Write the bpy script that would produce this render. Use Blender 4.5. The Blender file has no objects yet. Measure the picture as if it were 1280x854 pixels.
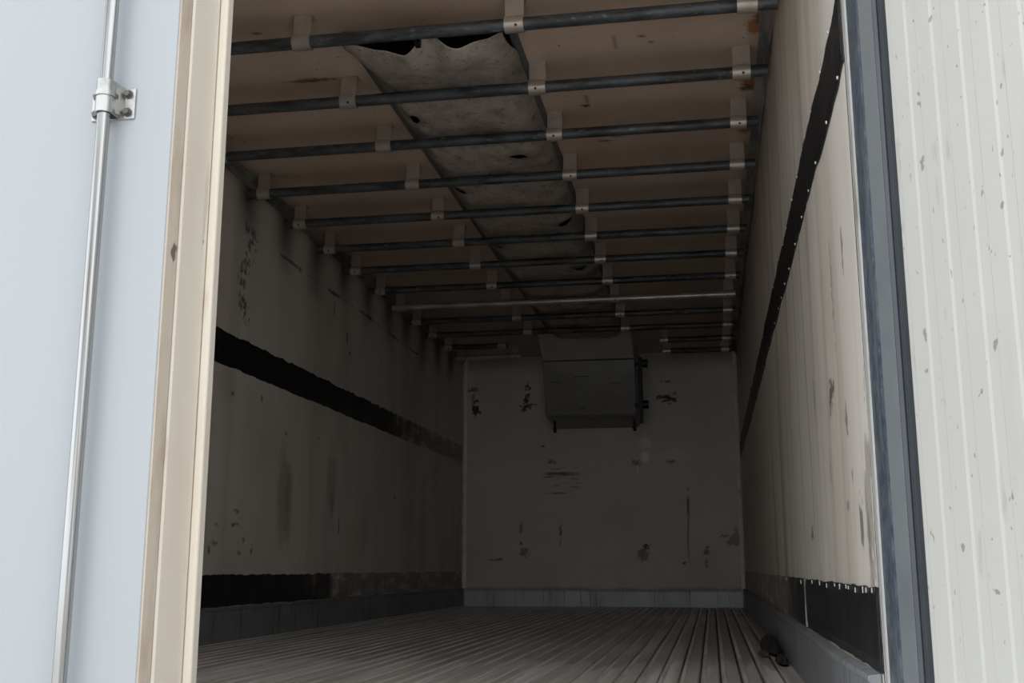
import bpy, math, random
import numpy as np
from mathutils import Vector

random.seed(7)
rng = np.random.RandomState(11)
scn = bpy.context.scene
C = scn.collection

# ---------------------------------------------------------------- camera
cam_d = bpy.data.cameras.new('camera'); cam_d.sensor_width = 36.0
cam_d.lens = 1382.9 / 1280 * 36.0; cam_d.clip_end = 300; cam_d.clip_start = .02
cam = bpy.data.objects.new('camera', cam_d); C.objects.link(cam)
cam.location = (2.186, 0.0, 0.33)
cam.rotation_euler = (math.pi / 2 + 0.2018, 0, 0.1756)
scn.camera = cam

# ---------------------------------------------------------------- overcast daylight
wld = bpy.data.worlds.new('overcast_sky'); scn.world = wld; wld.use_nodes = True
bg = wld.node_tree.nodes['Background']
bg.inputs[0].default_value = (0.93, 0.965, 1.0, 1); bg.inputs[1].default_value = 1.0
scn.view_settings.view_transform = 'Standard'; scn.view_settings.look = 'None'
scn.view_settings.gamma = 1.0; scn.view_settings.use_curve_mapping = False
scn.view_settings.exposure = 1.22
scn.cycles.max_bounces = 16; scn.cycles.diffuse_bounces = 10
scn.cycles.use_denoising = True

# ---------------------------------------------------------------- dimensions
W, D, H = 2.46, 9.79, 2.215          # inside width, far wall, ceiling height
Y0 = 1.98                            # near end of the wall lining
ZP = 2.114                           # height of the hanging pipes
GROUND = -1.27
ZK, ZD, B1, B2 = 0.157, 0.298, 1.248, 1.404

# ---------------------------------------------------------------- helpers
def link(o, parent=None):
    C.objects.link(o)
    if parent is not None: o.parent = parent
    return o
def tag(o, label=None, cat=None, group=None, kind=None):
    if label: o['label'] = label
    if cat: o['category'] = cat
    if group: o['group'] = group
    if kind: o['kind'] = kind
    return o
def empty(name, loc=(0, 0, 0)):
    o = bpy.data.objects.new(name, None); o.location = loc; o.empty_display_size = .1
    return link(o)

class MB:
    def __init__(s): s.v = []; s.f = []
    def add(s, v, f):
        n = len(s.v); s.v += [tuple(map(float, p)) for p in v]; s.f += [tuple(i + n for i in q) for q in f]; return s
    def box(s, a, b):
        (x0, y0, z0), (x1, y1, z1) = a, b
        return s.add([(x0,y0,z0),(x1,y0,z0),(x1,y1,z0),(x0,y1,z0),(x0,y0,z1),(x1,y0,z1),(x1,y1,z1),(x0,y1,z1)],
            [(0,3,2,1),(4,5,6,7),(0,1,5,4),(1,2,6,5),(2,3,7,6),(3,0,4,7)])
    def prism(s, poly, axis, a, b):
        """poly in the two other axes (in x,y,z order), extruded along axis"""
        n = len(poly)
        def P(p, t):
            q = list(p); q.insert(axis, t); return q
        v = [P(p, a) for p in poly] + [P(p, b) for p in poly]
        f = [tuple(range(n))[::-1], tuple(range(n, 2 * n))] + [(i, (i + 1) % n, n + (i + 1) % n, n + i) for i in range(n)]
        return s.add(v, f)
    def tube(s, p, q, r, n=16, r2=None, cap=True):
        p, q = Vector(p), Vector(q); d = (q - p).normalized()
        u = d.orthogonal().normalized(); w = d.cross(u)
        r2 = r if r2 is None else r2
        v = [p + (u * math.cos(a) + w * math.sin(a)) * r for a in [2*math.pi*i/n for i in range(n)]]
        v += [q + (u * math.cos(a) + w * math.sin(a)) * r2 for a in [2*math.pi*i/n for i in range(n)]]
        f = [(i, (i + 1) % n, n + (i + 1) % n, n + i) for i in range(n)]
        if cap: f += [tuple(range(n))[::-1], tuple(range(n, 2 * n))]
        return s.add(v, f)
    def mesh(s, name):
        me = bpy.data.meshes.new(name); me.from_pydata(s.v, [], s.f)
        import bmesh
        bm = bmesh.new(); bm.from_mesh(me); bmesh.ops.recalc_face_normals(bm, faces=bm.faces); bm.to_mesh(me); bm.free()
        return me
    def build(s, name, mat, parent=None, smooth=0, bevel=0):
        me = s.mesh(name); me.materials.append(mat)
        o = link(bpy.data.objects.new(name, me), parent)
        if bevel:
            m = o.modifiers.new('bevel', 'BEVEL'); m.width = bevel; m.segments = 2; m.limit_method = 'ANGLE'
        if smooth:
            me.polygons.foreach_set('use_smooth', [True] * len(me.polygons))
            me.set_sharp_from_angle(angle=math.radians(smooth))
        return o

# numpy noise, used to lay stains, painted shade and dents out on the wall grids
def vnoise(x, y, seed=0):
    x = np.asarray(x, float); y = np.asarray(y, float)
    xi = np.floor(x).astype(np.int64); yi = np.floor(y).astype(np.int64); xf = x - xi; yf = y - yi
    def h(a, b):
        n = (a * 374761393 + b * 668265263 + seed * 982451653) & 0x7fffffff
        n = ((n ^ (n >> 13)) * 1274126177) & 0x7fffffff
        return ((n ^ (n >> 16)) & 0xffff) / 65535.0
    u = xf * xf * (3 - 2 * xf); w = yf * yf * (3 - 2 * yf)
    return (h(xi, yi) * (1-u) + h(xi+1, yi) * u) * (1-w) + (h(xi, yi+1) * (1-u) + h(xi+1, yi+1) * u) * w
def fbm(x, y, seed=0, o=4):
    t = 0; a = .5; n = 0
    for k in range(o):
        t = t + a * vnoise(x * 2**k, y * 2**k, seed + k * 17); n += a; a *= .5
    return t / n
def sstep(a, b, x): 
    t = np.clip((x - a) / (b - a), 0, 1); return t * t * (3 - 2 * t)

def grid_wall(name, P, s0, s1, t0, t1, step, disp, color, mat, back, parent=None):
    """P(s,t,h) -> xyz; a fine grid with stain colours per vertex, closed by a shell `back` deep"""
    ns = int((s1 - s0) / step) + 1; nt = int((t1 - t0) / step) + 1
    s, t = np.meshgrid(np.linspace(s0, s1, ns), np.linspace(t0, t1, nt), indexing='ij')
    h = disp(s, t) if disp else np.zeros_like(s)
    X, Y, Z = P(s, t, h); co = np.stack([np.broadcast_to(X, s.shape), np.broadcast_to(Y, s.shape), np.broadcast_to(Z, s.shape)], -1).reshape(-1, 3)
    idx = np.arange(ns * nt).reshape(ns, nt)
    q = np.stack([idx[:-1, :-1], idx[1:, :-1], idx[1:, 1:], idx[:-1, 1:]], -1).reshape(-1, 4)
    base = len(co)
    cs = [(s0, t0), (s1, t0), (s1, t1), (s0, t1)]
    ext = [P(np.float64(a), np.float64(b), np.float64(-back)) for a, b in cs]
    fr = [P(np.float64(a), np.float64(b), np.float64(-.0005)) for a, b in cs]
    co = np.vstack([co, np.array(ext, float), np.array(fr, float)])
    b = base; f = base + 4
    q = np.vstack([q, [[b+3, b+2, b+1, b]], [[b + i, b + (i+1) % 4, f + (i+1) % 4, f + i] for i in range(4)]])
    me = bpy.data.meshes.new(name)
    me.vertices.add(len(co)); me.vertices.foreach_set('co', co.astype(np.float32).ravel())
    me.loops.add(q.size); me.loops.foreach_set('vertex_index', q.astype(np.int32).ravel())
    me.polygons.add(len(q)); me.polygons.foreach_set('loop_start', np.arange(0, q.size, 4, dtype=np.int32))
    me.polygons.foreach_set('loop_total', np.full(len(q), 4, np.int32))
    me.update(calc_edges=True); me.validate()
    col = np.ones((len(co), 4), np.float32); col[:base, :3] = color(s, t).reshape(-1, 3)
    at = me.attributes.new('stain_shade', 'FLOAT_COLOR', 'POINT'); at.data.foreach_set('color', col.ravel())
    sm = np.ones(len(q), bool); sm[-5:] = False
    me.polygons.foreach_set('use_smooth', sm)
    me.materials.append(mat)
    return link(bpy.data.objects.new(name, me), parent)

# ---------------------------------------------------------------- materials
MATS = {}
def mat(name, col, rough=.6, metal=0.0, noise=None, stain_shade=False, bump=0.0, bscale=60, spec=.5, specks=None, rvar=0.0):
    """noise: (scale xyz, colour2, lo, hi); specks: (scale xyz, colour, threshold)"""
    m = bpy.data.materials.new(name); m.use_nodes = True; nt = m.node_tree; N = nt.nodes; L = nt.links
    b = N['Principled BSDF']; b.inputs['Roughness'].default_value = rough; b.inputs['Metallic'].default_value = metal
    b.inputs['Specular IOR Level'].default_value = spec
    geo = N.new('ShaderNodeNewGeometry'); POS = geo.outputs['Position']
    def rgb(c):
        r = N.new('ShaderNodeRGB'); r.outputs[0].default_value = (*c, 1); return r.outputs[0]
    def mapped(sc):
        mp = N.new('ShaderNodeMapping'); mp.inputs['Scale'].default_value = sc
        L.new(POS, mp.inputs[0]); return mp.outputs[0]
    def mix(a, c, f, mode='MIX'):
        x = N.new('ShaderNodeMix'); x.data_type = 'RGBA'; x.blend_type = mode
        L.new(a, x.inputs[6]); L.new(c, x.inputs[7])
        if isinstance(f, float): x.inputs[0].default_value = f
        else: L.new(f, x.inputs[0])
        return x.outputs[2]
    cur = rgb(col)
    for (sc, c2, lo, hi) in (noise or []):
        n = N.new('ShaderNodeTexNoise'); n.inputs['Scale'].default_value = 1; n.inputs['Detail'].default_value = 5
        n.inputs['Roughness'].default_value = .6
        L.new(mapped(sc), n.inputs['Vector'])
        r = N.new('ShaderNodeMapRange'); r.inputs[1].default_value = lo; r.inputs[2].default_value = hi
        L.new(n.outputs[0], r.inputs[0]); cur = mix(cur, rgb(c2), r.outputs[0])
    for (sc, c2, lo, hi, k) in (specks or []):
        n = N.new('ShaderNodeTexNoise'); n.inputs['Scale'].default_value = 1; n.inputs['Detail'].default_value = 2
        L.new(mapped(sc), n.inputs['Vector'])
        r = N.new('ShaderNodeMapRange'); r.inputs[1].default_value = lo; r.inputs[2].default_value = hi; r.inputs[4].default_value = k
        L.new(n.outputs[0], r.inputs[0]); cur = mix(cur, rgb(c2), r.outputs[0])
    if stain_shade:
        a = N.new('ShaderNodeAttribute'); a.attribute_name = 'stain_shade'; cur = mix(cur, a.outputs['Color'], 1.0, 'MULTIPLY')
    L.new(cur, b.inputs['Base Color'])
    if rvar:
        n = N.new('ShaderNodeTexNoise'); n.inputs['Scale'].default_value = 9; n.inputs['Detail'].default_value = 4
        L.new(POS, n.inputs['Vector'])
        r = N.new('ShaderNodeMapRange'); r.inputs[1].default_value = .3; r.inputs[2].default_value = .7
        r.inputs[3].default_value = rough - rvar; r.inputs[4].default_value = rough + rvar
        L.new(n.outputs[0], r.inputs[0]); L.new(r.outputs[0], b.inputs['Roughness'])
    if bump:
        n = N.new('ShaderNodeTexNoise'); n.inputs['Scale'].default_value = bscale; n.inputs['Detail'].default_value = 4
        L.new(POS, n.inputs['Vector'])
        bp = N.new('ShaderNodeBump'); bp.inputs['Strength'].default_value = bump; bp.inputs['Distance'].default_value = .004
        L.new(n.outputs[0], bp.inputs['Height']); L.new(bp.outputs[0], b.inputs['Normal'])
    MATS[name] = m
    return m

WALLC = (.71, .662, .60)
M_wall = mat('grimy_cream_lining', WALLC, .5, stain_shade=True, noise=[((1.2, 1.2, 1.2), (.62, .58, .515), .42, .75)], bump=.12, bscale=25,
             specks=[((90, 90, 90), (.16, .14, .12), .745, .775, .7)], spec=.4)
M_ceil = mat('brownish_ceiling_lining', (.77, .605, .485), .55, stain_shade=True, noise=[((3, .8, 3), (.66, .51, .405), .4, .75)], bump=.1, bscale=14,
             specks=[((38, 38, 38), (.04, .03, .025), .74, .76, .9)], spec=.3)
M_band = mat('black_scuff_paint', (.006, .007, .009), .42, stain_shade=True, noise=[((4, 4, 14), (.02, .02, .022), .5, .75)], bump=.25, bscale=50, spec=.4)
M_kick = mat('dull_aluminium_plate', (.27, .285, .30), .52, .2, noise=[((2, 2, 2), (.19, .20, .21), .4, .7), ((34, 34, 3), (.08, .08, .085), .56, .74)], bump=.15, bscale=30)
M_kick2 = mat('pale_aluminium_plate', (.62, .64, .66), .5, .2, noise=[((3, 3, 1), (.46, .475, .49), .4, .65), ((40, 40, 1.5), (.10, .10, .105), .58, .70)], bump=.15, bscale=30)
M_bar = mat('worn_aluminium_floor_bar', (.66, .625, .585), .42, .2, noise=[((3, .8, 3), (.48, .44, .40), .4, .68), ((30, 3, 30), (.62, .60, .58), .58, .8)], bump=.15, bscale=40)
def floor_bar_tone(m):
    # darker beyond a ragged front that ends bar by bar; single bars are rubbed brighter
    nt = m.node_tree; N = nt.nodes; L = nt.links; b = N['Principled BSDF']
    src = b.inputs['Base Color'].links[0].from_socket
    geo = N.new('ShaderNodeNewGeometry'); sep = N.new('ShaderNodeSeparateXYZ'); L.new(geo.outputs['Position'], sep.inputs[0])
    def noise(sc, det):
        mp = N.new('ShaderNodeMapping'); mp.inputs['Scale'].default_value = sc; L.new(geo.outputs['Position'], mp.inputs[0])
        n = N.new('ShaderNodeTexNoise'); n.inputs['Scale'].default_value = 1; n.inputs['Detail'].default_value = det
        L.new(mp.outputs[0], n.inputs['Vector']); return n.outputs[0]
    def rng_(x, a, c, lo, hi):
        q = N.new('ShaderNodeMapRange'); q.inputs[1].default_value = a; q.inputs[2].default_value = c; q.inputs[3].default_value = lo; q.inputs[4].default_value = hi
        L.new(x, q.inputs[0]); return q.outputs[0]
    def math_(op, a, c):
        q = N.new('ShaderNodeMath'); q.operation = op
        for i, v in enumerate((a, c)):
            if isinstance(v, (int, float)): q.inputs[i].default_value = v
            else: L.new(v, q.inputs[i])
        return q.outputs[0]
    def mix(a, col, f):
        q = N.new('ShaderNodeMix'); q.data_type = 'RGBA'; L.new(a, q.inputs[6]); q.inputs[7].default_value = (*col, 1); L.new(f, q.inputs[0]); return q.outputs[2]
    rub = rng_(noise((15, .45, 1), 1), .52, .66, 0, .8)
    cur = mix(src, (.92, .90, .87), rub)
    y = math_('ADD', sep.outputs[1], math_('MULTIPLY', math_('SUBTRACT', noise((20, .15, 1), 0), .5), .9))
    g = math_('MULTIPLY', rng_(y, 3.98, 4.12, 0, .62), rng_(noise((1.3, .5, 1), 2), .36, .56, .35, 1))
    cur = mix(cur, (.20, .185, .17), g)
    L.new(cur, b.inputs['Base Color'])
floor_bar_tone(M_bar)
M_pan = mat('dirty_floor_pan', (.17, .16, .15), .8)
M_pipe = mat('dark_grimy_steel_pipe', (.10, .108, .118), .5, .35, noise=[((7, 30, 30), (.045, .047, .05), .45, .6), ((26, 60, 60), (.24, .24, .235), .60, .72)], bump=.15, bscale=70)
M_pipe2 = mat('bright_galvanized_pipe', (.55, .54, .51), .38, .6, noise=[((8, 8, 8), (.36, .35, .33), .45, .7)], bump=.1)
M_strap = mat('beige_grey_strap_steel', (.52, .46, .41), .36, .5, noise=[((20, 20, 20), (.40, .35, .31), .45, .75)], bump=.08, bscale=80)
M_black = mat('black_plastic', (.008, .008, .009), .5)
M_hole = mat('dark_screw', (.02, .018, .016), .6)
M_canvas = mat('dirty_canvas', (.60, .525, .465), .85, stain_shade=True, noise=[((7, 5, 7), (.40, .345, .30), .40, .66), ((28, 22, 28), (.30, .26, .23), .52, .72)], specks=[((60, 60, 60), (.10, .08, .07), .66, .72, .7)], bump=.35, bscale=45, spec=.15)
M_batten = mat('dark_batten', (.14, .14, .14), .6, noise=[((9, 9, 9), (.12, .115, .11), .5, .75)])
M_hood = mat('dusty_hood_panel', (.60, .565, .52), .6, noise=[((4, 4, 4), (.45, .42, .39), .4, .7)])
M_evap = mat('dusty_metal_cover', (.26, .255, .25), .42, .3, noise=[((3, 3, 5), (.20, .195, .19), .4, .7)], bump=.2, bscale=8)
M_trimw = mat('pale_corner_trim', (.82, .80, .75), .45, .0, noise=[((9, 9, 9), (.62, .59, .54), .45, .75)])
M_corner = mat('grey_corner_trim', (.33, .31, .285), .55, noise=[((6, 3, 6), (.12, .115, .11), .42, .6)])
M_door = mat('cool_white_door_paint', (.345, .366, .384), .32, noise=[((.8, .8, .8), (.338, .36, .379), .4, .7)], bump=.03, bscale=3)
M_edge = mat('cream_door_edge', (.69, .63, .535), .5, noise=[((2.5, 9, 2.5), (.66, .57, .47), .45, .75), ((9, 30, 3), (.42, .31, .23), .64, .82)],
             specks=[((34, 34, 20), (.16, .11, .08), .75, .78, .8)], bump=.12, bscale=40)
M_seal = mat('stained_seal', (.44, .38, .31), .6, noise=[((20, 20, 4), (.33, .25, .19), .5, .72)], specks=[((40, 40, 12), (.08, .06, .05), .72, .76, .9)], bump=.2, bscale=50)
M_chrome = mat('bright_zinc_rod', (.40, .40, .395), .18, .95, noise=[((75, 75, .5), (.08, .078, .07), .50, .64), ((60, 60, .3), (.42, .42, .41), .52, .6)], bump=.03, bscale=40)  # lengthwise streaks painted in as reflections of the surroundings
M_zinc = mat('zinc_casting', (.42, .42, .41), .28, .85, noise=[((30, 30, 30), (.28, .275, .265), .5, .75)], bump=.1, bscale=60)
M_bolt = mat('brown_grey_bolt', (.13, .11, .095), .45, .6)
M_galv = mat('blue_grey_galvanized', (.155, .19, .235), .4, .45, noise=[((60, 60, 40), (.075, .10, .14), .40, .60), ((25, 25, 2.5), (.24, .27, .30), .52, .66)], specks=[((190, 190, 60), (.30, .30, .30), .60, .68, .7), ((14, 70, 9), (.36, .34, .29), .70, .74, .8)], bump=.25, bscale=90)
M_galv2 = mat('smooth_galvanized', (.26, .28, .295), .38, .4, noise=[((5, 5, 5), (.20, .22, .24), .45, .75)], bump=.05, bscale=40)
M_white = mat('white_flange_paint', (.46, .46, .44), .4, noise=[((10, 10, 5), (.30, .27, .23), .5, .68)], specks=[((50, 50, 20), (.35, .32, .28), .68, .72, .7)])
M_rubber = mat('grey_rubber_gasket', (.052, .06, .072), .55, noise=[((12, 12, 4), (.075, .083, .095), .45, .75)], bump=.1)
M_rib = mat('offwhite_ribbed_lining', (.475, .47, .44), .38, noise=[((1.5, 1.5, 1.5), (.455, .45, .42), .4, .7), ((9, 9, 2), (.425, .415, .38), .6, .8)],
            specks=[((55, 55, 38), (.20, .19, .17), .705, .73, .75), ((120, 120, 45), (.24, .23, .20), .715, .74, .7), ((30, 30, 7), (.36, .35, .315), .66, .72, .6)], bump=.06, bscale=30)
M_rivet = mat('pale_rivet', (.55, .54, .51), .4, .3)
M_skin = mat('white_outer_skin', (.75, .76, .77), .4, noise=[((1, 1, 1), (.70, .71, .72), .4, .7)])
M_ground = mat('pale_concrete_yard', (.57, .555, .53), .9, noise=[((.5, .5, .5), (.51, .50, .48), .4, .7), ((12, 12, 12), (.61, .60, .57), .5, .8)], bump=.4, bscale=30)
M_debris = mat('black_dirt', (.02, .017, .014), .9, noise=[((30, 30, 30), (.05, .035, .025), .5, .7)], bump=.5, bscale=60)
M_chip = mat('brown_wood_chip', (.10, .065, .045), .8, noise=[((30, 30, 30), (.06, .04, .03), .4, .7)])

# ---------------------------------------------------------------- ground and shell
g = MB().box((-30, -30, GROUND - .2), (32, 40, GROUND)).build('ground', M_ground)
tag(g, 'pale concrete yard the trailer stands on', 'ground', kind='structure')

WHITE = lambda s: np.ones(s.shape + (3,))
def paint(c, m, col):
    m = m[..., None]; return c * (1 - m) + np.array(col) * m
def blob(s, t, cs, ct, rs, rt, seed, rough=.7, soft=.25, freq=1.0):
    n = fbm(s * 55 * freq + seed * 7.1, t * 55 * freq - seed * 3.3, seed, 3)
    d = np.sqrt(((s - cs) / rs)**2 + ((t - ct) / rt)**2)
    return 1 - sstep(1 - soft, 1 + soft, d + (n - .5) * 2 * rough)

def fleck(s, t, cs, ct, rs, rt, seed):
    ks = .9 / max(rs, .012); kt = .9 / max(rt, .012)
    n = fbm(s * ks * 1.7 + seed * 1.37, t * kt * 1.7 - seed * .71, seed, 4); n2 = fbm(s * 95, t * 95, seed + 5, 2)
    d = np.sqrt(((s - cs) / (rs * 1.25))**2 + ((t - ct) / (rt * 1.25))**2)
    return (1 - sstep(.75, 1.05, d + (n - .5) * 2.6 + (n2 - .5) * .9)) * (d < 2)
BLK = (.09, .08, .075)
def col_left(s, t):
    c = WHITE(s)
    # general wear: vertical washed streaks, grime under the ceiling, darker towards the floor scuff
    st = fbm(s * 5, t * .5, 3, 4); c *= (1 - .16 * sstep(.45, .75, st))[..., None]
    cl = fbm(s * 2.2, t * 2.2, 5, 4); c = paint(c, .22 * sstep(.5, .8, cl), (.72, .66, .58))
    # grime smudges left by each rail end
    for i, y in enumerate(RAILS):
        m = np.exp(-((s - y - .05) / .12)**2) * sstep(1.80 + .07 * math.sin(i * 2.3), 2.10, t + .09 * (fbm(s * 9, t * 9, 40 + i) - .5))
        c = paint(c, .9 * m, (.17, .17, .18))
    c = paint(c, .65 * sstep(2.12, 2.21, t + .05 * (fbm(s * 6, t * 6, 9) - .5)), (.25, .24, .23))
    # chipped paint cluster near the door
    path = [(4.905, 1.945), (4.985, 1.925), (4.94, 1.85), (4.90, 1.77), (4.845, 1.69), (4.87, 1.60), (4.93, 1.53)]
    dd = np.full(s.shape, 9.)
    for (a, b), (a2, b2) in zip(path, path[1:]):
        L2 = (a2-a)**2 + (b2-b)**2; k = np.clip(((s-a)*(a2-a) + (t-b)*(b2-b)) / L2, 0, 1)
        dd = np.minimum(dd, np.hypot(s - a - k*(a2-a), t - b - k*(b2-b)))
    n = fbm(s * 60, t * 42, 71, 3)
    c = paint(c, .85 * (1 - sstep(.02, .075, dd)) * sstep(.52, .60, n), BLK)
    # long scratch at one height
    zz = 1.952 + .006 * np.sin(s * 3)
    for a, b, w, k in [(5.30, 5.62, .011, .9), (5.58, 5.66, .02, 1.), (6.05, 6.30, .012, .9), (6.12, 6.22, .02, .9), (6.65, 7.02, .010, .8), (6.85, 6.97, .02, .9), (7.3, 7.62, .011, .8), (7.42, 7.5, .02, .8), (7.9, 8.2, .011, .8), (5.7, 8.6, .0045, .5)]:
        m = (1 - sstep(w * .4, w, np.abs(t - zz - .012 * (fbm(s * 14, t * 2, 8) - .5)))) * sstep(a, a + .05, s) * (1 - sstep(b - .05, b, s))
        c = paint(c, m * k, BLK)
    # brown run marks low on the wall
    for cs, ct, rs, rt, k in [(5.50, .69, .075, .22, .5), (5.58, .66, .05, .19, .55), (6.25, .84, .075, .16, .4), (6.27, .70, .03, .08, .6), (4.75, 1.16, .10, .08, .25), (6.9, .6, .06, .15, .2)]:
        c = paint(c, k * blob(s, t, cs, ct, rs, rt, int(cs * 31), .3, .5, .4), (.36, .29, .24))
    for cs, ct, rs, rt in [(4.92, .588, .035, .008), (4.91, .530, .05, .009), (4.70, .44, .04, .012), (4.66, .415, .02, .02), (4.72, .52, .02, .012), (5.17, 1.16, .02, .02), (5.5, 1.02, .02, .016), (5.02, .46, .014, .012), (5.12, .41, .014, .03), (4.98, .40, .03, .01), (6.4, .58, .014, .05), (6.0, 1.05, .012, .015), (7.6, .82, .02, .014), (6.45, 1.72, .02, .05), (6.5, 1.64, .03, .012), (7.2, 1.72, .012, .02), (4.82, 1.13, .03, .008), (6.2, 1.86, .012, .05)]:
        c = paint(c, .75 * fleck(s, t, cs, ct, rs * .7, rt * .7, int(cs * 77)), BLK)
    return c
def col_right(s, t):
    c = WHITE(s)
    st = fbm(s * 7, t * .35, 21, 4); c = paint(c, .5 * sstep(.50, .74, st), (.74, .69, .62))
    st2 = fbm(s * 26, t * .7, 22, 3); c = paint(c, .22 * sstep(.58, .78, st2), (.48, .42, .36))
    st3 = fbm(s * 16, t * .4, 29, 3); c = paint(c, .6 * sstep(.66, .8, st3) * sstep(2.2, 3.0, s), (.42, .34, .28))
    # darker along the top of the wall, with a ragged lower edge
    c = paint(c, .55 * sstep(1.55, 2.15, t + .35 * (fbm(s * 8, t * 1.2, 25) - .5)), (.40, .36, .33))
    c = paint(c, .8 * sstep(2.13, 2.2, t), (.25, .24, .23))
    for cs, ct, rs, rt, k in [(2.50, .715, .028, .016, .9), (2.53, .70, .02, .025, .7), (2.14, .41, .014, .035, .8), (2.02, .47, .03, .10, .5), (2.04, .34, .02, .06, .55), (2.30, .62, .012, .02, .8), (2.2, .95, .01, .03, .7), (2.42, .90, .006, .10, .55), (3.2, .42, .02, .02, .8), (2.6, .56, .012, .03, .6), (2.9, .75, .014, .04, .5), (2.25, .50, .01, .012, .8), (2.35, .45, .012, .01, .8)]:
        c = paint(c, k * fleck(s, t, cs, ct, rs, rt, int(cs * 91)), (.20, .18, .16))
    return c
def col_back(s, t):
    c = WHITE(s)
    cl = fbm(s * 2.6, t * 2.6, 51, 4); c = paint(c, .25 * sstep(.45, .8, cl), (.70, .64, .56))
    for cs, ct, rs, rt, k in [(.080, 1.93, .04, .02, .9), (.09, 1.84, .012, .06, .5), (.105, 1.74, .03, .05, 1.), (.596, 1.945, .025, .025, 1.), (.585, 1.83, .018, .05, 1.), (.60, 1.77, .05, .018, 1.), (.56, 1.735, .025, .016, 1.),
            (1.853, 1.80, .055, .03, 1.), (1.80, 1.815, .05, .010, .9), (1.85, 1.953, .04, .010, .8), (1.63, .515, .02, .018, .9), (.56, .46, .03, .03, .6), (.30, .40, .05, .008, .8), (.88, .65, .008, .06, .7), (2.39, .585, .05, .06, .5), (2.15, .47, .018, .03, .7), (2.14, .37, .015, .03, .6), (2.30, .60, .03, .01, .6), (1.86, 1.24, .02, .012, .7), (1.56, 1.235, .03, .02, .6), (.80, 1.25, .03, .02, .6), (.73, 1.40, .012, .012, .9), (.53, .68, .01, .04, .6), (2.0, 1.0, .01, .012, .8), (.53, .54, .01, .01, .8), (1.95, .37, .012, .012, .9)]:
        c = paint(c, k * fleck(s, t, cs, ct, rs, rt, int(cs * 53 + ct * 10)), BLK)
    # rubbed horizontal scratches under the cover
    reg = blob(s, t, .88, 1.09, .16, .13, 5, .4, .4, .5); ln = fbm(s * 3.5, t * 46, 61, 3)
    c = paint(c, .8 * reg * sstep(.56, .64, ln), BLK)
    # rust run, brown rub, pale repair smears
    m = (1 - sstep(.3, 1, np.abs(s - 1.995 - .008 * np.sin(t * 9)) / .012)) * sstep(.30, .55, t) * (1 - sstep(.90, .95, t)); c = paint(c, .75 * m, (.42, .22, .12))
    m = (1 - sstep(.3, 1, np.abs(s - 1.992) / .008)) * sstep(.74, .82, t) * (1 - sstep(.92, .95, t)); c = paint(c, m, BLK)
    c = paint(c, .8 * blob(s, t, 1.60, .44, .045, .05, 77, .6, .3), (.28, .19, .14))
    for cs, ct, rs, rt, k in [(1.64, 1.41, .05, .05, .5), (1.635, 1.29, .035, .05, .9), (1.90, 1.30, .10, .05, .3), (1.57, 1.18, .006, .03, 1.)]:
        c = paint(c, k * blob(s, t, cs, ct, rs, rt, int(ct * 99), .4, .5, .6), (1.45, 1.5, 1.55))
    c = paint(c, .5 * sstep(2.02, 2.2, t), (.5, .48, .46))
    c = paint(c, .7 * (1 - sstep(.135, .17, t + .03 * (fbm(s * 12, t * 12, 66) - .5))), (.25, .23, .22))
    return c
def col_ceil(s, t):      # s = x, t = y
    c = WHITE(s)
    cl = fbm(s * 1.5, t * 5, 81, 4); c = paint(c, .3 * sstep(.48, .75, cl), (.72, .66, .62))
    # shade painted close above every rail, stain and dimness towards the far end
    for i, y in enumerate(RAILS):
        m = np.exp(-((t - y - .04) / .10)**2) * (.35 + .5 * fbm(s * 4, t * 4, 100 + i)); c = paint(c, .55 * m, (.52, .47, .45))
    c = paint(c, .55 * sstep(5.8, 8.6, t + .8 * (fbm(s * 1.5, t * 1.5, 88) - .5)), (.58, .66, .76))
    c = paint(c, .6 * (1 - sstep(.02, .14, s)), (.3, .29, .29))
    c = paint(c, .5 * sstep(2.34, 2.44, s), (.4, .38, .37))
    for cs, ct, rs, rt, k, colr in [(2.405, 3.72, .03, .06, .95, (.55, .28, .13)), (2.41, 3.66, .012, .04, .9, (.2, .1, .06)), (2.40, 4.20, .03, .06, .9, (.45, .24, .13)), (2.39, 4.24, .03, .03, .8, BLK), (2.395, 4.67, .025, .05, .9, (.45, .25, .14)), (.70, 3.87, .09, .016, .85, BLK), (.64, 3.46, .02, .008, .9, BLK),
            (1.50, 4.27, .004, .07, .0, BLK), (1.735, 4.30, .016, .012, 1., BLK), (1.75, 4.24, .006, .06, .8, BLK), (2.0, 3.72, .016, .008, .95, BLK), (2.03, 3.78, .012, .006, .9, BLK), (.87, 4.13, .03, .016, .7, BLK), (1.83, 4.66, .03, .01, .7, BLK), (1.78, 4.7, .03, .012, .8, BLK), (.64, 3.58, .02, .008, .8, BLK), (1.90, 3.75, .005, .05, .5, BLK), (1.85, 5.1, .03, .008, .7, BLK), (2.12, 4.6, .02, .006, .6, BLK)]:
        if k: c = paint(c, k * blob(s, t, cs, ct, rs, rt, int(cs * 41 + ct * 13), .5, .3, 1.5), colr)
    return c

RAILS = [3.369, 3.872, 4.346, 4.840, 5.330, 5.815, 6.293, 6.798, 7.285, 7.749, 8.237, 8.741, 9.206]

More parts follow.
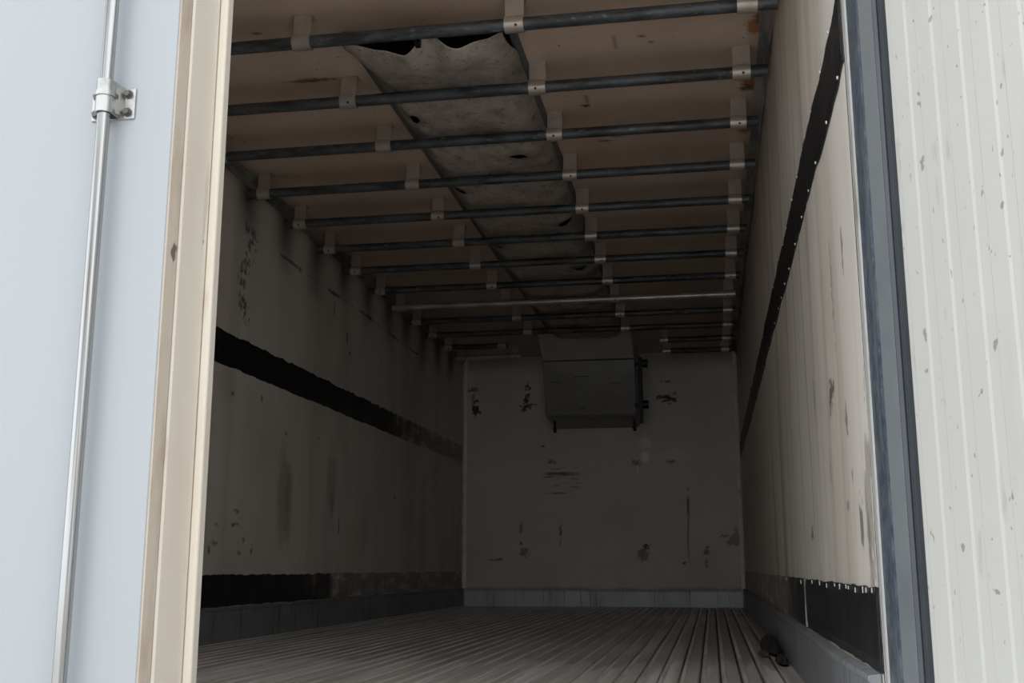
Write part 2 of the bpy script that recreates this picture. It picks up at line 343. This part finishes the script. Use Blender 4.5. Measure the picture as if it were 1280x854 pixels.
ripple = lambda s, t: .0005 * np.sin(s * 13 + .9 * np.sin(s * 5)) + .004 * (fbm(s * 5, t * .9, 33, 3) - .5) * 2
w = grid_wall('wall_left', lambda s, t, h: (0 + h, s, t), 1.93, D + .1, -.02, H + .01, .009, ripple, col_left, M_wall, .08)
tag(w, 'long grimy cream side wall behind the closed door leaf', 'wall', kind='structure')
w = grid_wall('wall_right', lambda s, t, h: (W - h, s, t), Y0, D + .1, -.02, H + .01, .009, ripple, col_right, M_wall, .08)
tag(w, 'streaky cream side wall beside the open door leaf', 'wall', kind='structure')
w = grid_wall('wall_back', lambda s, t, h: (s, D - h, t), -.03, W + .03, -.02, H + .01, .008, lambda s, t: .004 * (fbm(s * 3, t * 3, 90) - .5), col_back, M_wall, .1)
tag(w, 'dark stained cream end wall with the metal cover on it', 'wall', kind='structure')
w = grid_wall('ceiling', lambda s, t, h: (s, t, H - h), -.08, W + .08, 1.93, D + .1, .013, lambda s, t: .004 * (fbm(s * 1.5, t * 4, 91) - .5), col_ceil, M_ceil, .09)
tag(w, 'brownish beige ceiling lining above the hanging rails', 'ceiling', kind='structure')

# outer skins and floor structure
MB().box((-.095, 1.93, -.16), (-.08, D + .12, H + .09)).build('outer_skin', M_skin, bpy.data.objects['wall_left'])
MB().box((W + .08, 1.93, -.16), (W + .095, D + .12, H + .09)).build('outer_skin', M_skin, bpy.data.objects['wall_right'])

# ---------------------------------------------------------------- floor of lengthwise bars
fl = MB().box((-.08, 1.86, -.16), (W + .08, D + .1, -.022)).build('floor', M_pan)
tag(fl, 'ribbed aluminium floor of lengthwise bars between the walls', 'floor', kind='structure')
NB = 39; pit = (W - .02) / NB; bw = pit * .88 / 2
def bar_mesh():
    b = MB(); e = .004
    b.prism([(-bw, -.022), (bw, -.022), (bw, -.004), (bw - e, 0), (-bw + .016, 0), (-bw + .013, .0035), (-bw + .004, .0035), (-bw, .000)], 1, Y0 - .06, D - .002)
    return b.mesh('floor_bar')
M_bead = mat('glint_bar_edge', (.88, .86, .83), .34, .3, noise=[((60, 2, 60), (.55, .52, .48), .45, .62)])  # pale colour stands in for the highlight along each bar's raised edge
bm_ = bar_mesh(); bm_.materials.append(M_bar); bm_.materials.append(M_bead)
for k in (6, 7, 8): bm_.polygons[k].material_index = 1
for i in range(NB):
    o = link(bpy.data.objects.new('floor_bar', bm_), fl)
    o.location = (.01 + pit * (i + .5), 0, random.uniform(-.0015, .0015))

# ---------------------------------------------------------------- kick plates
def plates(name, label, cuts, make):
    e = empty(name); tag(e, label, 'kick plate', kind='structure')
    for a, b in zip(cuts, cuts[1:]):
        make(a + .0015, b - .0015).build('plate', M_kick2 if name.endswith('back') else M_kick, e, bevel=.0015)
    return e
def kick_prof(sx):      # cross-section in (x, z), sx=+1 for the left wall
    x0 = 0.0025 if sx > 0 else W - .0025
    return [(x0, -.01), (x0 + sx * .016, -.01), (x0 + sx * .016, ZK - .018), (x0 + sx * .022, ZK - .012), (x0 + sx * .022, ZK - .003), (x0, ZK)]
def kick_side(sx):
    def f(a, b):
        m = MB(); n = max(2, int((b - a) / .1)); pr = kick_prof(sx); k = len(pr); v = []; fc = []
        for j in range(n + 1):
            y = a + (b - a) * j / n
            wob = .004 * math.sin(y * 6.1) + .008 * math.exp(-((y - 2.75) / .25)**2) * (1 if sx < 0 else 0)
            v += [(x + sx * wob * .5 * (1 if z > .05 else 0), y, z - (abs(wob) * .6 if z > .1 else 0)) for x, z in pr]
        for j in range(n):
            for i in range(k): fc.append((j*k + i, j*k + (i+1) % k, (j+1)*k + (i+1) % k, (j+1)*k + i))
        fc += [tuple(range(k)), tuple(range(n*k, n*k + k))[::-1]]
        return m.add(v, fc)
    return f
plates('baseboard_left', 'aluminium kick plate along the foot of the left wall', [1.99, 4.4, 7.1, D - .03], kick_side(1))
plates('baseboard_right', 'dented aluminium kick plate along the foot of the right wall', [2.0, 3.07, 5.2, 7.6, D - .03], kick_side(-1))
def kick_back(a, b):
    m = MB(); m.prism([(D - .004, -.01), (D - .022, -.01), (D - .022, .125), (D - .016, .140), (D - .004, .140)], 0, a, b); return m
plates('baseboard_back', 'aluminium kick plate along the foot of the far end wall', [.025, .545, 1.17, 1.72, 2.225, 2.32, W - .025], kick_back)

# ---------------------------------------------------------------- black scuff bands (with ragged paint edges) and rivets
def band(name, label, side, z0, z1, worn, rag, segs):
    """each length of band is a strip of its own; ragged upper and lower edge as real outline"""
    e = empty(name); tag(e, label, 'scuff band', kind='structure')
    sx = 1 if side == 'l' else -1; xw = .0 if side == 'l' else W
    for a, b in zip(segs, segs[1:]):
        n = int((b - a) / .02); ys = np.linspace(a + .001, b - .001, n + 1); rows = 7
        up = z1 + rag * (fbm(ys * 22, ys * 0 + 3, 5 + int(z0 * 10), 3) - .5) * 2
        lo = z0 + rag * .6 * (fbm(ys * 17, ys * 0 + 9, 8 + int(z0 * 10), 3) - .5) * 2
        rp = ripple(ys, ys * 0 + (z0 + z1) / 2)
        v = []; col = []
        for i, y in enumerate(ys):
            for r in range(rows + 1):
                z = lo[i] + (up[i] - lo[i]) * r / rows
                off = .0035 if 0 < r < rows else .001
                v.append((xw + sx * (rp[i] + off + .002), y, z))
        v = np.array(v); wy = v[:, 1]; wz = v[:, 2]
        n1 = fbm(wy * 9, wz * 2.5, 44, 3)
        k = sstep(worn - .5, worn + .5, wy + (n1 - .5) * 1.2)         # worn and dusty away from the door
        st = sstep(.6, .8, fbm(wy * 30, wz * 3, 45, 3)) * .6
        kk = 1 + k * (26 + 16 * n1) + st * 2.5
        col = np.ones((len(v), 4), np.float32); col[:, 0] = 1 + (kk - 1) * 1.25; col[:, 1] = 1 + (kk - 1) * 1.0; col[:, 2] = 1 + (kk - 1) * .70
        q = [(i*(rows+1)+r, (i+1)*(rows+1)+r, (i+1)*(rows+1)+r+1, i*(rows+1)+r+1) for i in range(n) for r in range(rows)]
        if sx < 0: q = [f[::-1] for f in q]
        me = bpy.data.meshes.new('band_strip'); me.from_pydata(v.tolist(), [], q)
        at = me.attributes.new('stain_shade', 'FLOAT_COLOR', 'POINT'); at.data.foreach_set('color', col.ravel())
        me.materials.append(M_band); o = link(bpy.data.objects.new('band_strip', me), e)
        sd = o.modifiers.new('thick', 'SOLIDIFY'); sd.thickness = .004; sd.offset = -1
    return e
band('trim_1', 'black scuff band along the middle of the left wall', 'l', B1, B2, 7.85, .012, [1.94, 5.9, 7.98, D - .03])
band('trim_2', 'black scuff band above the kick plate on the left wall', 'l', ZK + .001, ZD, 6.4, .008, [1.94, 4.8, 6.35, D - .03])
tb = band('trim_3', 'riveted black scuff band along the middle of the right wall', 'r', B1, B2, 12.5, .006, [Y0, 2.215, 5.4, D - .03])
td = band('trim_4', 'black scuff band above the kick plate on the right wall', 'r', ZK + .001, ZD, 4.3, .004, [Y0, 3.44, 5.7, D - .03])
rv = MB(); 
for k in range(8):
    a0, a1 = 2*math.pi*k/8, 2*math.pi*(k+1)/8
rv.tube((0, 0, 0), (-.003, 0, 0), .0042, 8, .003); rvm = rv.mesh('rivet'); rvm.materials.append(M_rivet)
for z, off in ((B1, .0), (B2, .10)):
    y = 2.06 + off
    while y < 7.2:
        o = link(bpy.data.objects.new('rivet', rvm), tb); o.location = (W - .0035, y, z + (.004 if z == B1 else -.010) + random.uniform(-.004, .004)); y += random.uniform(.17, .27)
dr = MB().box((-.002, -.0012, -.007), (0, .0012, .002)); drm = dr.mesh('paint_drip'); drm.materials.append(M_rivet)
for y in (2.02, 2.095, 2.14, 2.25, 2.36, 2.40, 2.52, 2.62, 2.80, 2.98, 3.2, 3.6, 4.3):
    o = link(bpy.data.objects.new('paint_drip', drm), td); o.location = (W - .0055, y, ZD - .003 - random.uniform(0, .004)); o.scale = (1, 1, random.uniform(.7, 1.4))
o = MB().box((W - .010, 3.434, ZK + .004), (W - .001, 3.440, ZD)).build('joint_strip', M_corner, td)

# ---------------------------------------------------------------- corner trims
def corner_post(name, label, x, sx, z0):
    m = MB(); m.prism([(x, D - .002), (x + sx * .034, D - .002), (x + sx * .034, D - .007), (x + sx * .008, D - .012), (x + sx * .006, D - .04), (x, D - .04)], 2, z0, H - .002)
    o = m.build(name, M_trimw, bevel=.001); tag(o, label, 'corner trim', kind='structure')
corner_post('trim_5', 'pale vertical corner strip at the left of the end wall', .003, 1, .145)
corner_post('trim_6', 'pale vertical corner strip at the right of the end wall', W - .003, -1, .145)
for nm, x, sx, lab in (('trim_7', .002, 1, 'grimy grey angle strip where the ceiling meets the left wall'), ('trim_8', W - .002, -1, 'grimy grey angle strip where the ceiling meets the right wall')):
    m = MB(); m.prism([(x, H), (x + sx * .040, H), (x + sx * .040, H - .004), (x + sx * .010, H - .016), (x + sx * .006, H - .045), (x, H - .045)], 1, 1.99, D - .003)
    tag(m.build(nm, M_corner, bevel=.001), lab, 'corner trim', kind='structure')

# ---------------------------------------------------------------- hanging rails with strap brackets
COLX = [.1025, .8515, 1.599, 2.357]
R = .0220
def bracket_mesh():
    m = MB(); w = .033; th = .003; ro = R + .0065; ri = R + .0005
    # sleeve: strip bent under the pipe, open at the back top
    a = [math.radians(d) for d in range(115, 366, 10)]
    pr = [(math.cos(t) * ro, math.sin(t) * ro) for t in a] + [(math.cos(t) * ri, math.sin(t) * ri) for t in reversed(a)]
    n = len(a); v = []
    for x in (-w * 1.0, w * .96): v += [(x, y, z) for y, z in pr]
    N = 2 * n; f = []
    for i in range(N): f.append((i, (i + 1) % N, N + (i + 1) % N, N + i))
    for i in range(n - 1):
        f += [(i, i + 1, N - 2 - i, N - 1 - i), (N + i, N + N - 1 - i, N + N - 2 - i, N + i + 1)]
    m.add(v, f)
    # flat hanger plate from the ceiling down to the sleeve
    y0, z0 = math.cos(a[0]) * ro, math.sin(a[0]) * ro
    m.prism([(y0 - .002, z0 - .010), (y0 + th, z0 - .006), (y0 + th, H - ZP - .002), (y0 - .001, H - ZP - .002)], 0, -w * .93, w * 1.0)
    # foot turned under the ceiling
    m.prism([(y0, H - ZP - .001), (y0, H - ZP - .006), (y0 + .05, H - ZP - .006), (y0 + .05, H - ZP - .001)], 0, -w * .93, w * 1.0)
    return m
BM = bracket_mesh().mesh('bracket'); BM.materials.append(M_strap)
BM.polygons.foreach_set('use_smooth', [True] * len(BM.polygons)); BM.set_sharp_from_angle(angle=math.radians(30))
sc = MB().tube((0, 0, 0), (0, -.002, -.0012), .005, 8); SM = sc.mesh('screw'); SM.materials.append(M_hole)
def rail(y, x0, x1, cols, label, group, pm, dz=0):
    e = empty('hanging_rail', ((x0 + x1) / 2, y, ZP)); tag(e, label, 'rail', group)
    c = (x0 + x1) / 2
    MB().tube((x0 - c, 0, dz), (x1 - c, 0, dz), R, 20).build('pipe', pm, e, smooth=40)
    for x in cols:
        b = link(bpy.data.objects.new('bracket', BM), e); b.location = (x - c + random.uniform(-.004, .004), 0, 0)
        if random.random() > .6: continue
        s = link(bpy.data.objects.new('screw', SM), b); s.location = (random.uniform(-.006, .01), -math.cos(.5) * (R + .0065), -math.sin(.5) * (R + .0065))
ORD = ['first', 'second', 'third', 'fourth', 'fifth', 'sixth', 'seventh', 'eighth', 'ninth', 'tenth', 'eleventh']
GR = 'hanging rails across the ceiling'
xe = [(.02, 2.455), (.02, 2.45), (.04, 2.435), (.022, 2.44), (.03, 2.43), (.03, 2.43), (.03, 2.43), (.03, 2.42), (.045, 2.40), (.04, 2.41), (.04, 2.41)]
for i in range(11):
    if i == 8: lab = 'bright galvanized pipe rail, the only shiny one among the dark ceiling rails'
    elif i == 0: lab = 'dark steel pipe rail nearest the doorway, in front of the canvas duct mouth'
    elif i == 10: lab = 'dark steel pipe rail just before the metal cover, last full-width one'
    else: lab = 'dark steel pipe rail on strap brackets, %s from the doorway' % ORD[i]
    rail(RAILS[i], *xe[i], COLX, lab, GR, M_pipe2 if i == 8 else M_pipe)
G2 = 'short hanging rails either side of the metal cover'
rail(RAILS[11], .09, .60, [.1025, .555], 'short dark pipe rail left of the metal cover, nearer of two', G2, M_pipe)
rail(RAILS[11], 1.835, 2.42, [1.865, 2.357], 'short dark pipe rail right of the metal cover, nearer of two', G2, M_pipe)
rail(RAILS[12], .07, .63, [.1025, .585], 'short paler pipe rail left of the metal cover, farther of two', G2, M_pipe2)
rail(RAILS[12], 1.845, 2.41, [1.875, 2.357], 'short dark pipe rail right of the metal cover, farther of two', G2, M_pipe)

# ---------------------------------------------------------------- canvas air duct under the ceiling
duct = empty('air_duct', (1.25, 3.43, H)); tag(duct, 'dirty torn canvas air duct hung along the middle of the ceiling', 'air duct')
XL, XR, YF, YB = .962, 1.545, 3.43, 8.72
HOLES = [(1.041, 4.155, .022, .045, .5), (1.398, 4.632, .036, .030, -.2), (1.03, 5.055, .028, .025, -.3), (1.471, 5.665, .034, .034, .5), (1.035, 6.03, .026, .03, -.5), (1.445, 6.58, .034, .04, .5), (1.44, 7.50, .05, .02, .2), (1.10, 8.35, .03, .03, .4)]
def canvas():
    nx, ny = 76, 690
    u, yy = np.meshgrid(np.linspace(0, 1, nx), np.linspace(0, 1, ny), indexing='ij')
    x = XL + (XR - XL) * u; y = YF + (YB - YF) * yy
    # section: fixed at the two battens, resting on the pipes
    sec = np.clip(np.minimum(u, 1 - u) / .16, 0, 1); sec = np.sin(sec * math.pi / 2)**.9
    lowz = np.full(x.shape, 2.149)
    ph = np.zeros(x.shape)
    for a, b in zip(RAILS[1:], RAILS[2:]):
        m = (y >= a) & (y <= b); ph = np.where(m, np.sin((y - a) / (b - a) * math.pi), ph)
    lowz -= .012 * ph
    z = (H - .006) + (lowz - (H - .006)) * sec
    z += ((fbm(x * 7, y * 3.5, 131, 4) - .5) * .028 + (fbm(x * 22, y * 14, 137, 3) - .5) * .010) * sec
    # first bay: slack belly and a drooping, scalloped mouth
    k = 1 - sstep(3.43, 3.83, y)
    ex = np.interp(x, [.955, 1.02, 1.095, 1.155, 1.20, 1.255, 1.325, 1.395, 1.49, 1.552], [2.150, 2.116, 2.092, 2.081, 2.086, 2.117, 2.103, 2.091, 2.098, 2.125])
    folds = (.013 * np.sin((x - 1.255) * 42 + (y - 3.43) * 4) * np.exp(-((x - 1.255) / .20)**2) + .008 * np.sin(x * 31 + y * 9)) * k * (1 - sstep(3.62, 3.84, y))
    z = np.where(y < RAILS[1] - .02, z * (1 - k) + k * ex, z) + folds
    bel = np.sin(np.clip((y - 3.43) / (3.85 - 3.43), 0, 1) * math.pi); z -= .022 * bel * sec * (.6 + .8 * fbm(x * 6, y * 4, 133, 2))
    z = np.maximum(z, np.where(np.abs(y - RAILS[1]) < .06, ZP + R + .003, 0)); 
    for yr in RAILS[2:11]: z = np.where(np.abs(y - yr) < .05, np.maximum(z, ZP + R + .003), z)
    z = np.minimum(z, H - .008)
    y2 = y + .012 * np.sin(x * 23) * k
    co = np.stack([x - 1.25, y2 - YF, z - H], -1).reshape(-1, 3)
    idx = np.arange(nx * ny).reshape(nx, ny)
    q = np.stack([idx[:-1, :-1], idx[:-1, 1:], idx[1:, 1:], idx[1:, :-1]], -1).reshape(-1, 4)
    cx = x.ravel()[q].mean(1); cy = y.ravel()[q].mean(1); keep = np.ones(len(q), bool)
    for hx, hy, rx, ry, sh in HOLES:
        dx = cx - hx; dy = cy - hy + sh * dx * 1.2
        keep &= (dx / rx)**2 + (dy / ry)**2 > 1 + .5 * (vnoise(cx * 60, cy * 60, 3) - .5)
    c = np.ones(x.shape + (3,))
    for hx, hy, rx, ry, sh in HOLES:
        c = paint(c, .6 * blob(x, y, hx, hy, rx * 2.2, ry * 1.7, int(hy * 9), .6, .6, .5), (.45, .42, .4))
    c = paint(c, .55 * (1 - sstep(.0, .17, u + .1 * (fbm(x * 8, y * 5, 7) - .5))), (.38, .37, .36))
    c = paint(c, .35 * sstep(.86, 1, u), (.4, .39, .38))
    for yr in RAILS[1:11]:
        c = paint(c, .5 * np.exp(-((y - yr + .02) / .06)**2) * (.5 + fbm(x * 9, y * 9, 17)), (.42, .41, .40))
    me = bpy.data.meshes.new('canvas_sheet'); me.from_pydata(co.tolist(), [], q[keep].tolist())
    at = me.attributes.new('stain_shade', 'FLOAT_COLOR', 'POINT')
    cc = np.ones((nx * ny, 4), np.float32); cc[:, :3] = c.reshape(-1, 3); at.data.foreach_set('color', cc.ravel())
    me.polygons.foreach_set('use_smooth', [True] * len(me.polygons)); me.materials.append(M_canvas)
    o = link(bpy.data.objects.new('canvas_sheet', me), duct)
    sd = o.modifiers.new('thick', 'SOLIDIFY'); sd.thickness = .002; sd.offset = 1
canvas()
MB().box((XL - 1.25, 3.52 - YF, -.005), (XR - 1.25, YB - YF, -.0045)).build('duct_shade_sheet', M_black, duct)  # black sheet added to darken the shaded inside of the duct mouth
for x in (XL - .004, XR + .004):
    MB().box((x - 1.25 - .015, 3.50 - YF, -.014), (x - 1.25 + .015, YB - YF, -.001)).build('batten', M_batten, duct, bevel=.003)
c = MB(); c.box((-.008, -.03, -.128), (.010, -.004, -.085)); c.tube((.001, -.03, -.095), (.001, -.036, -.095), .006, 8)
c.build('clip', M_black, duct)

# ---------------------------------------------------------------- metal cover on the end wall
ev = empty('evaporator_cover', (1.228, 9.5, 1.55)); tag(ev, 'dented grey metal cooling unit cover high on the end wall', 'cooling unit')
def E(x, y, z): return (x - 1.228, y - 9.5, z - 1.55)
def sheet(sec_pts, x0s, x1s, name, m, bev=.004):
    """closed block: list of (y, z) down the front with left/right x per row, back on the wall"""
    n = len(sec_pts); v = []; yb = D - .004
    for (y, z), a, b in zip(sec_pts, x0s, x1s): v += [E(a, y, z), E(b, y, z), E(b, yb, z), E(a, yb, z)]
    f = []
    for i in range(n - 1):
        for k in range(4): f.append((4*i + k, 4*i + (k+1) % 4, 4*i + 4 + (k+1) % 4, 4*i + 4 + k))
    f += [(0, 1, 2, 3), tuple(range(4*n - 4, 4*n))[::-1]]
    return MB().add(v, f).build(name, m, ev, bevel=bev)
sheet([(8.74, H - .004), (9.025, 2.030)], [.845, .845], [1.607, 1.607], 'sloping_hood', M_hood)
sheet([(9.030, 2.020), (9.07, 1.90), (9.13, 1.74), (9.175, 1.62), (9.185, 1.590), (9.20, 1.568), (9.24, 1.553), (9.29, 1.548)],
      [.843, .845, .846, .847, .850, .856, .866, .875], [1.609, 1.609, 1.608, 1.608, 1.606, 1.600, 1.590, 1.580], 'front_cover', M_evap, .003)
for x0, x1, z in ((.90, .98, 1.855), (1.10, 1.22, 1.895), (1.40, 1.49, 1.835), (1.14, 1.19, 1.64)):
    yy = np.interp(z, [1.62, 1.74, 1.90, 2.02], [9.175, 9.13, 9.07, 9.03])
    a, b, cpt = E(x0, yy - .0035, z - .003), E(x1, yy + .004, z + .003), 0
    MB().box(a, b).build('slot', M_black, ev)
b = MB().box(E(1.640, 9.10, 1.50), E(1.668, 9.16, 2.05)).build('side_bar', M_black, ev, bevel=.004)
for z in (2.00, 1.655):
    k = MB().tube((.424 + .008, -.37, z - 1.55), (.424 + .062, -.37, z - 1.55), .034, 12); k.build('knob', M_black, b, smooth=40)
    MB().box(E(1.60, 9.11, z - .012), E(1.645, 9.15, z + .012)).build('stay', M_black, b)
for x in (.912, 1.585):
    dpt = MB().tube(E(x, 9.26, 1.56), E(x, 9.26, 1.48), .011, 8); dpt.tube(E(x, 9.26, 1.49), E(x + .004, 9.255, 1.452), .017, 8, .012); dpt.build('drain_stub', M_black, ev, smooth=40)

# ---------------------------------------------------------------- rear frame
fr = empty('trim_9', (W, 1.9, 0)); tag(fr, 'galvanized steel door post at the right of the doorway', 'door post', kind='structure')
def F(p): return [(x - W, y - 1.9) for x, y in p]
Z0, Z1 = -.15, 2.30
MB().prism(F([(W + .09, 1.979), (2.463, 1.979), (2.4625, 1.962), (2.4645, 1.958), (W + .09, 1.958)]), 2, Z0, Z1).build('dark_joint', M_black, fr)
MB().prism(F([(W + .09, 1.958), (2.4595, 1.958), (2.4575, 1.954), (2.4575, 1.930), (2.460, 1.925), (W + .09, 1.925)]), 2, Z0, Z1).build('white_flange', M_white, fr, bevel=.0015)
MB().prism(F([(W + .09, 1.925), (2.4605, 1.925), (2.4610, 1.82), (2.4640, 1.812), (W + .09, 1.812)]), 2, Z0, Z1).build('textured_jamb', M_galv, fr)
MB().prism(F([(W + .09, 1.812), (2.4640, 1.812), (2.4775, 1.767), (W + .09, 1.767)]), 2, Z0, Z1).build('smooth_jamb', M_galv2, fr)
MB().prism(F([(2.4795, 1.766), (2.478, 1.762), (2.478, 1.757), (2.4835, 1.7535), (2.4865, 1.757), (2.489, 1.757), (2.491, 1.7535), (2.497, 1.755), (2.506, 1.757), (2.508, 1.766)]), 2, Z0, Z1).build('gasket', M_rubber, fr)
fr2 = MB().box((-.10, 1.80, Z0), (0.0, 1.928, Z1)).build('trim_10', M_galv, bevel=.004)
tag(fr2, 'steel door post hidden behind the closed door leaf', 'door post', kind='structure')
hd = MB().box((0.002, 1.80, 2.18), (W - .002, 1.928, Z1)).build('trim_11', M_galv, bevel=.004)
tag(hd, 'steel header beam over the doorway', 'door frame', kind='structure')
sl = MB().box((0.002, 1.74, -.16), (W - .002, 1.858, -.024)).build('trim_12', M_galv, bevel=.004)
tag(sl, 'steel sill under the doorway', 'door frame', kind='structure')

# ---------------------------------------------------------------- closed left door leaf
d1 = empty('door_1', (-.05, 1.80, 0)); tag(d1, 'closed cool white door leaf with a vertical locking rod', 'door', kind='structure')
def Q(p): return [(x + .05, y - 1.80) for x, y in p]
DZ0, DZ1 = -.03, 2.175
MB().prism(Q([(-.06, 1.75), (1.248, 1.75), (1.250, 1.752), (1.250, 1.79), (-.06, 1.79)]), 2, DZ0, DZ1).build('outer_panel', M_door, d1)
MB().prism(Q([(1.2503, 1.7505), (1.2535, 1.7505), (1.2625, 1.774), (1.2605, 1.779), (1.2503, 1.779)]), 2, DZ0, DZ1).build('edge_seal', M_seal, d1, bevel=.001)
MB().prism(Q([(.003, 1.792), (1.250, 1.792), (1.250, 1.7795), (1.2605, 1.7795), (1.264, 1.783), (1.2715, 1.869), (1.268, 1.873), (.003, 1.873)]), 2, DZ0, DZ1).build('edge_frame', M_edge, d1, bevel=.0015)
MB().prism(Q([(.003, 1.8735), (1.2705, 1.8735), (1.2725, 1.8695), (1.284, 1.8695), (1.2875, 1.873), (1.2875, 1.895), (.003, 1.895)]), 2, DZ0, DZ1).build('inner_lip', M_edge, d1, bevel=.002)
RX, RY, RR = 1.130, 1.722, .0118
rod = MB().tube((RX + .05, RY - 1.80, -.10), (RX + .05, RY - 1.80, 2.28), RR, 24).build('locking_rod', M_chrome, d1, smooth=40)
gz = 1.163
gd = empty('rod_guide', (RX + .05, 1.75 - 1.80, gz)); gd.parent = d1
plate = MB().box((-.040, -.004, -.030), (.046, 0, .030)).build('back_plate', M_zinc, gd, bevel=.006)
cl = MB()       # clamp hood over the rod, with a raised middle rib and a flange foot at the right
def hood(z0, z1, r):
    n = 14; pts = [(r, -.004)] + [(r * math.cos(t), (RY - 1.75) - r * math.sin(t)) for t in [math.pi * i / n for i in range(n + 1)]] + [(-r, -.004)]
    inn = [(-r + .0035, -.004)] + [((r - .0035) * math.cos(t), (RY - 1.75) - (r - .0035) * math.sin(t)) for t in [math.pi * (n - i) / n for i in range(n + 1)]] + [(r - .0035, -.004)]
    pr = pts + inn; N = len(pr); m = len(pts)
    v = [(x, y, z0) for x, y in pr] + [(x, y, z1) for x, y in pr]
    f = [(i, (i+1) % N, N + (i+1) % N, N + i) for i in range(N)]
    for i in range(m - 1): f += [(i, i+1, N-2-i, N-1-i), (N+i, N+N-1-i, N+N-2-i, N+i+1)]
    cl.add(v, f)
hood(-.027, .035, .0165); hood(.004, .012, .0190)
cl.prism([(.012, -.004), (.012, -.020), (.0165, -.020), (.024, -.008), (.026, -.004)], 2, -.024, .031)
cl.build('clamp', M_zinc, gd, smooth=40)
for x, z in ((-.029, .017), (-.029, -.018), (.032, .018), (.032, -.017)):
    bb = MB().tube((x, -.004, z), (x, -.006, z), .0085, 16); bb.tube((x, -.006, z), (x, -.013, z), .0068, 6, .0058); bb.build('bolt', M_bolt, gd)

# ---------------------------------------------------------------- open right door leaf with ribbed lining
ang = math.atan2(-.895, .445)
d2 = empty('door_2', (2.484, 1.70, 0)); d2.rotation_euler = (0, 0, ang)
tag(d2, 'open off-white door leaf showing its ribbed inner lining', 'door', kind='structure')
# local x runs along the leaf away from the hinge, local y points to the back of the leaf (outside)
DW = 1.20
MB().box((0, .0035, DZ0), (DW, .085, DZ1)).build('leaf_panel', M_rib, d2, bevel=.004)
per = .0587; rb = MB(); rw = .0175
rb.prism([(-rw - .0016, .0034), (-rw, .0026), (rw - .002, .0023), (rw + .004, .0034)], 2, DZ0 + .001, DZ1 - .001)
rbm = rb.mesh('rib'); rbm.materials.append(M_rib)
for i in range(20):
    o = link(bpy.data.objects.new('rib', rbm), d2); o.location = (.0895 - per + i * per, 0, 0)
MB().box((.0, .088, .30), (.20, .098, .36)).build('hinge_strap', M_galv2, d2, bevel=.003)
MB().box((.0, .088, 1.60), (.20, .098, 1.66)).build('hinge_strap', M_galv2, d2, bevel=.003)

# ---------------------------------------------------------------- sweepings against the right kick plate
def lump(name, loc, sx, sy, sz, m, label, seed, rz=0, cat='debris'):
    import bmesh
    bm = bmesh.new(); bmesh.ops.create_icosphere(bm, subdivisions=3, radius=1)
    r = random.Random(seed)
    for v in bm.verts:
        n = float(fbm(np.array(v.co.x * 2.1 + seed), np.array(v.co.y * 2.1 + v.co.z * 1.7), seed, 3))
        v.co *= .65 + .7 * n; v.co.x *= sx; v.co.y *= sy; v.co.z *= sz
        if v.co.z < 0: v.co.z *= .3
    mz = min(v.co.z for v in bm.verts)
    for v in bm.verts: v.co.z -= mz
    me = bpy.data.meshes.new(name); bm.to_mesh(me); bm.free(); me.materials.append(m)
    o = link(bpy.data.objects.new(name, me)); o.location = loc; o.rotation_euler = (0, 0, rz); tag(o, label, cat)
lump('dirt_clump', (2.402, 4.74, .0035), .032, .42, .040, M_debris, 'long black dirt clump on the floor against the right kick plate', 3)
lump('dirt_clump', (2.412, 4.09, .0035), .020, .10, .024, M_debris, 'smaller black dirt clump on the floor, nearer the doorway', 8)
lump('wood_chip', (2.366, 4.40, .0035), .014, .05, .016, M_chip, 'small brown chip lying beside the black dirt on the floor', 5, .3, 'wood chip')
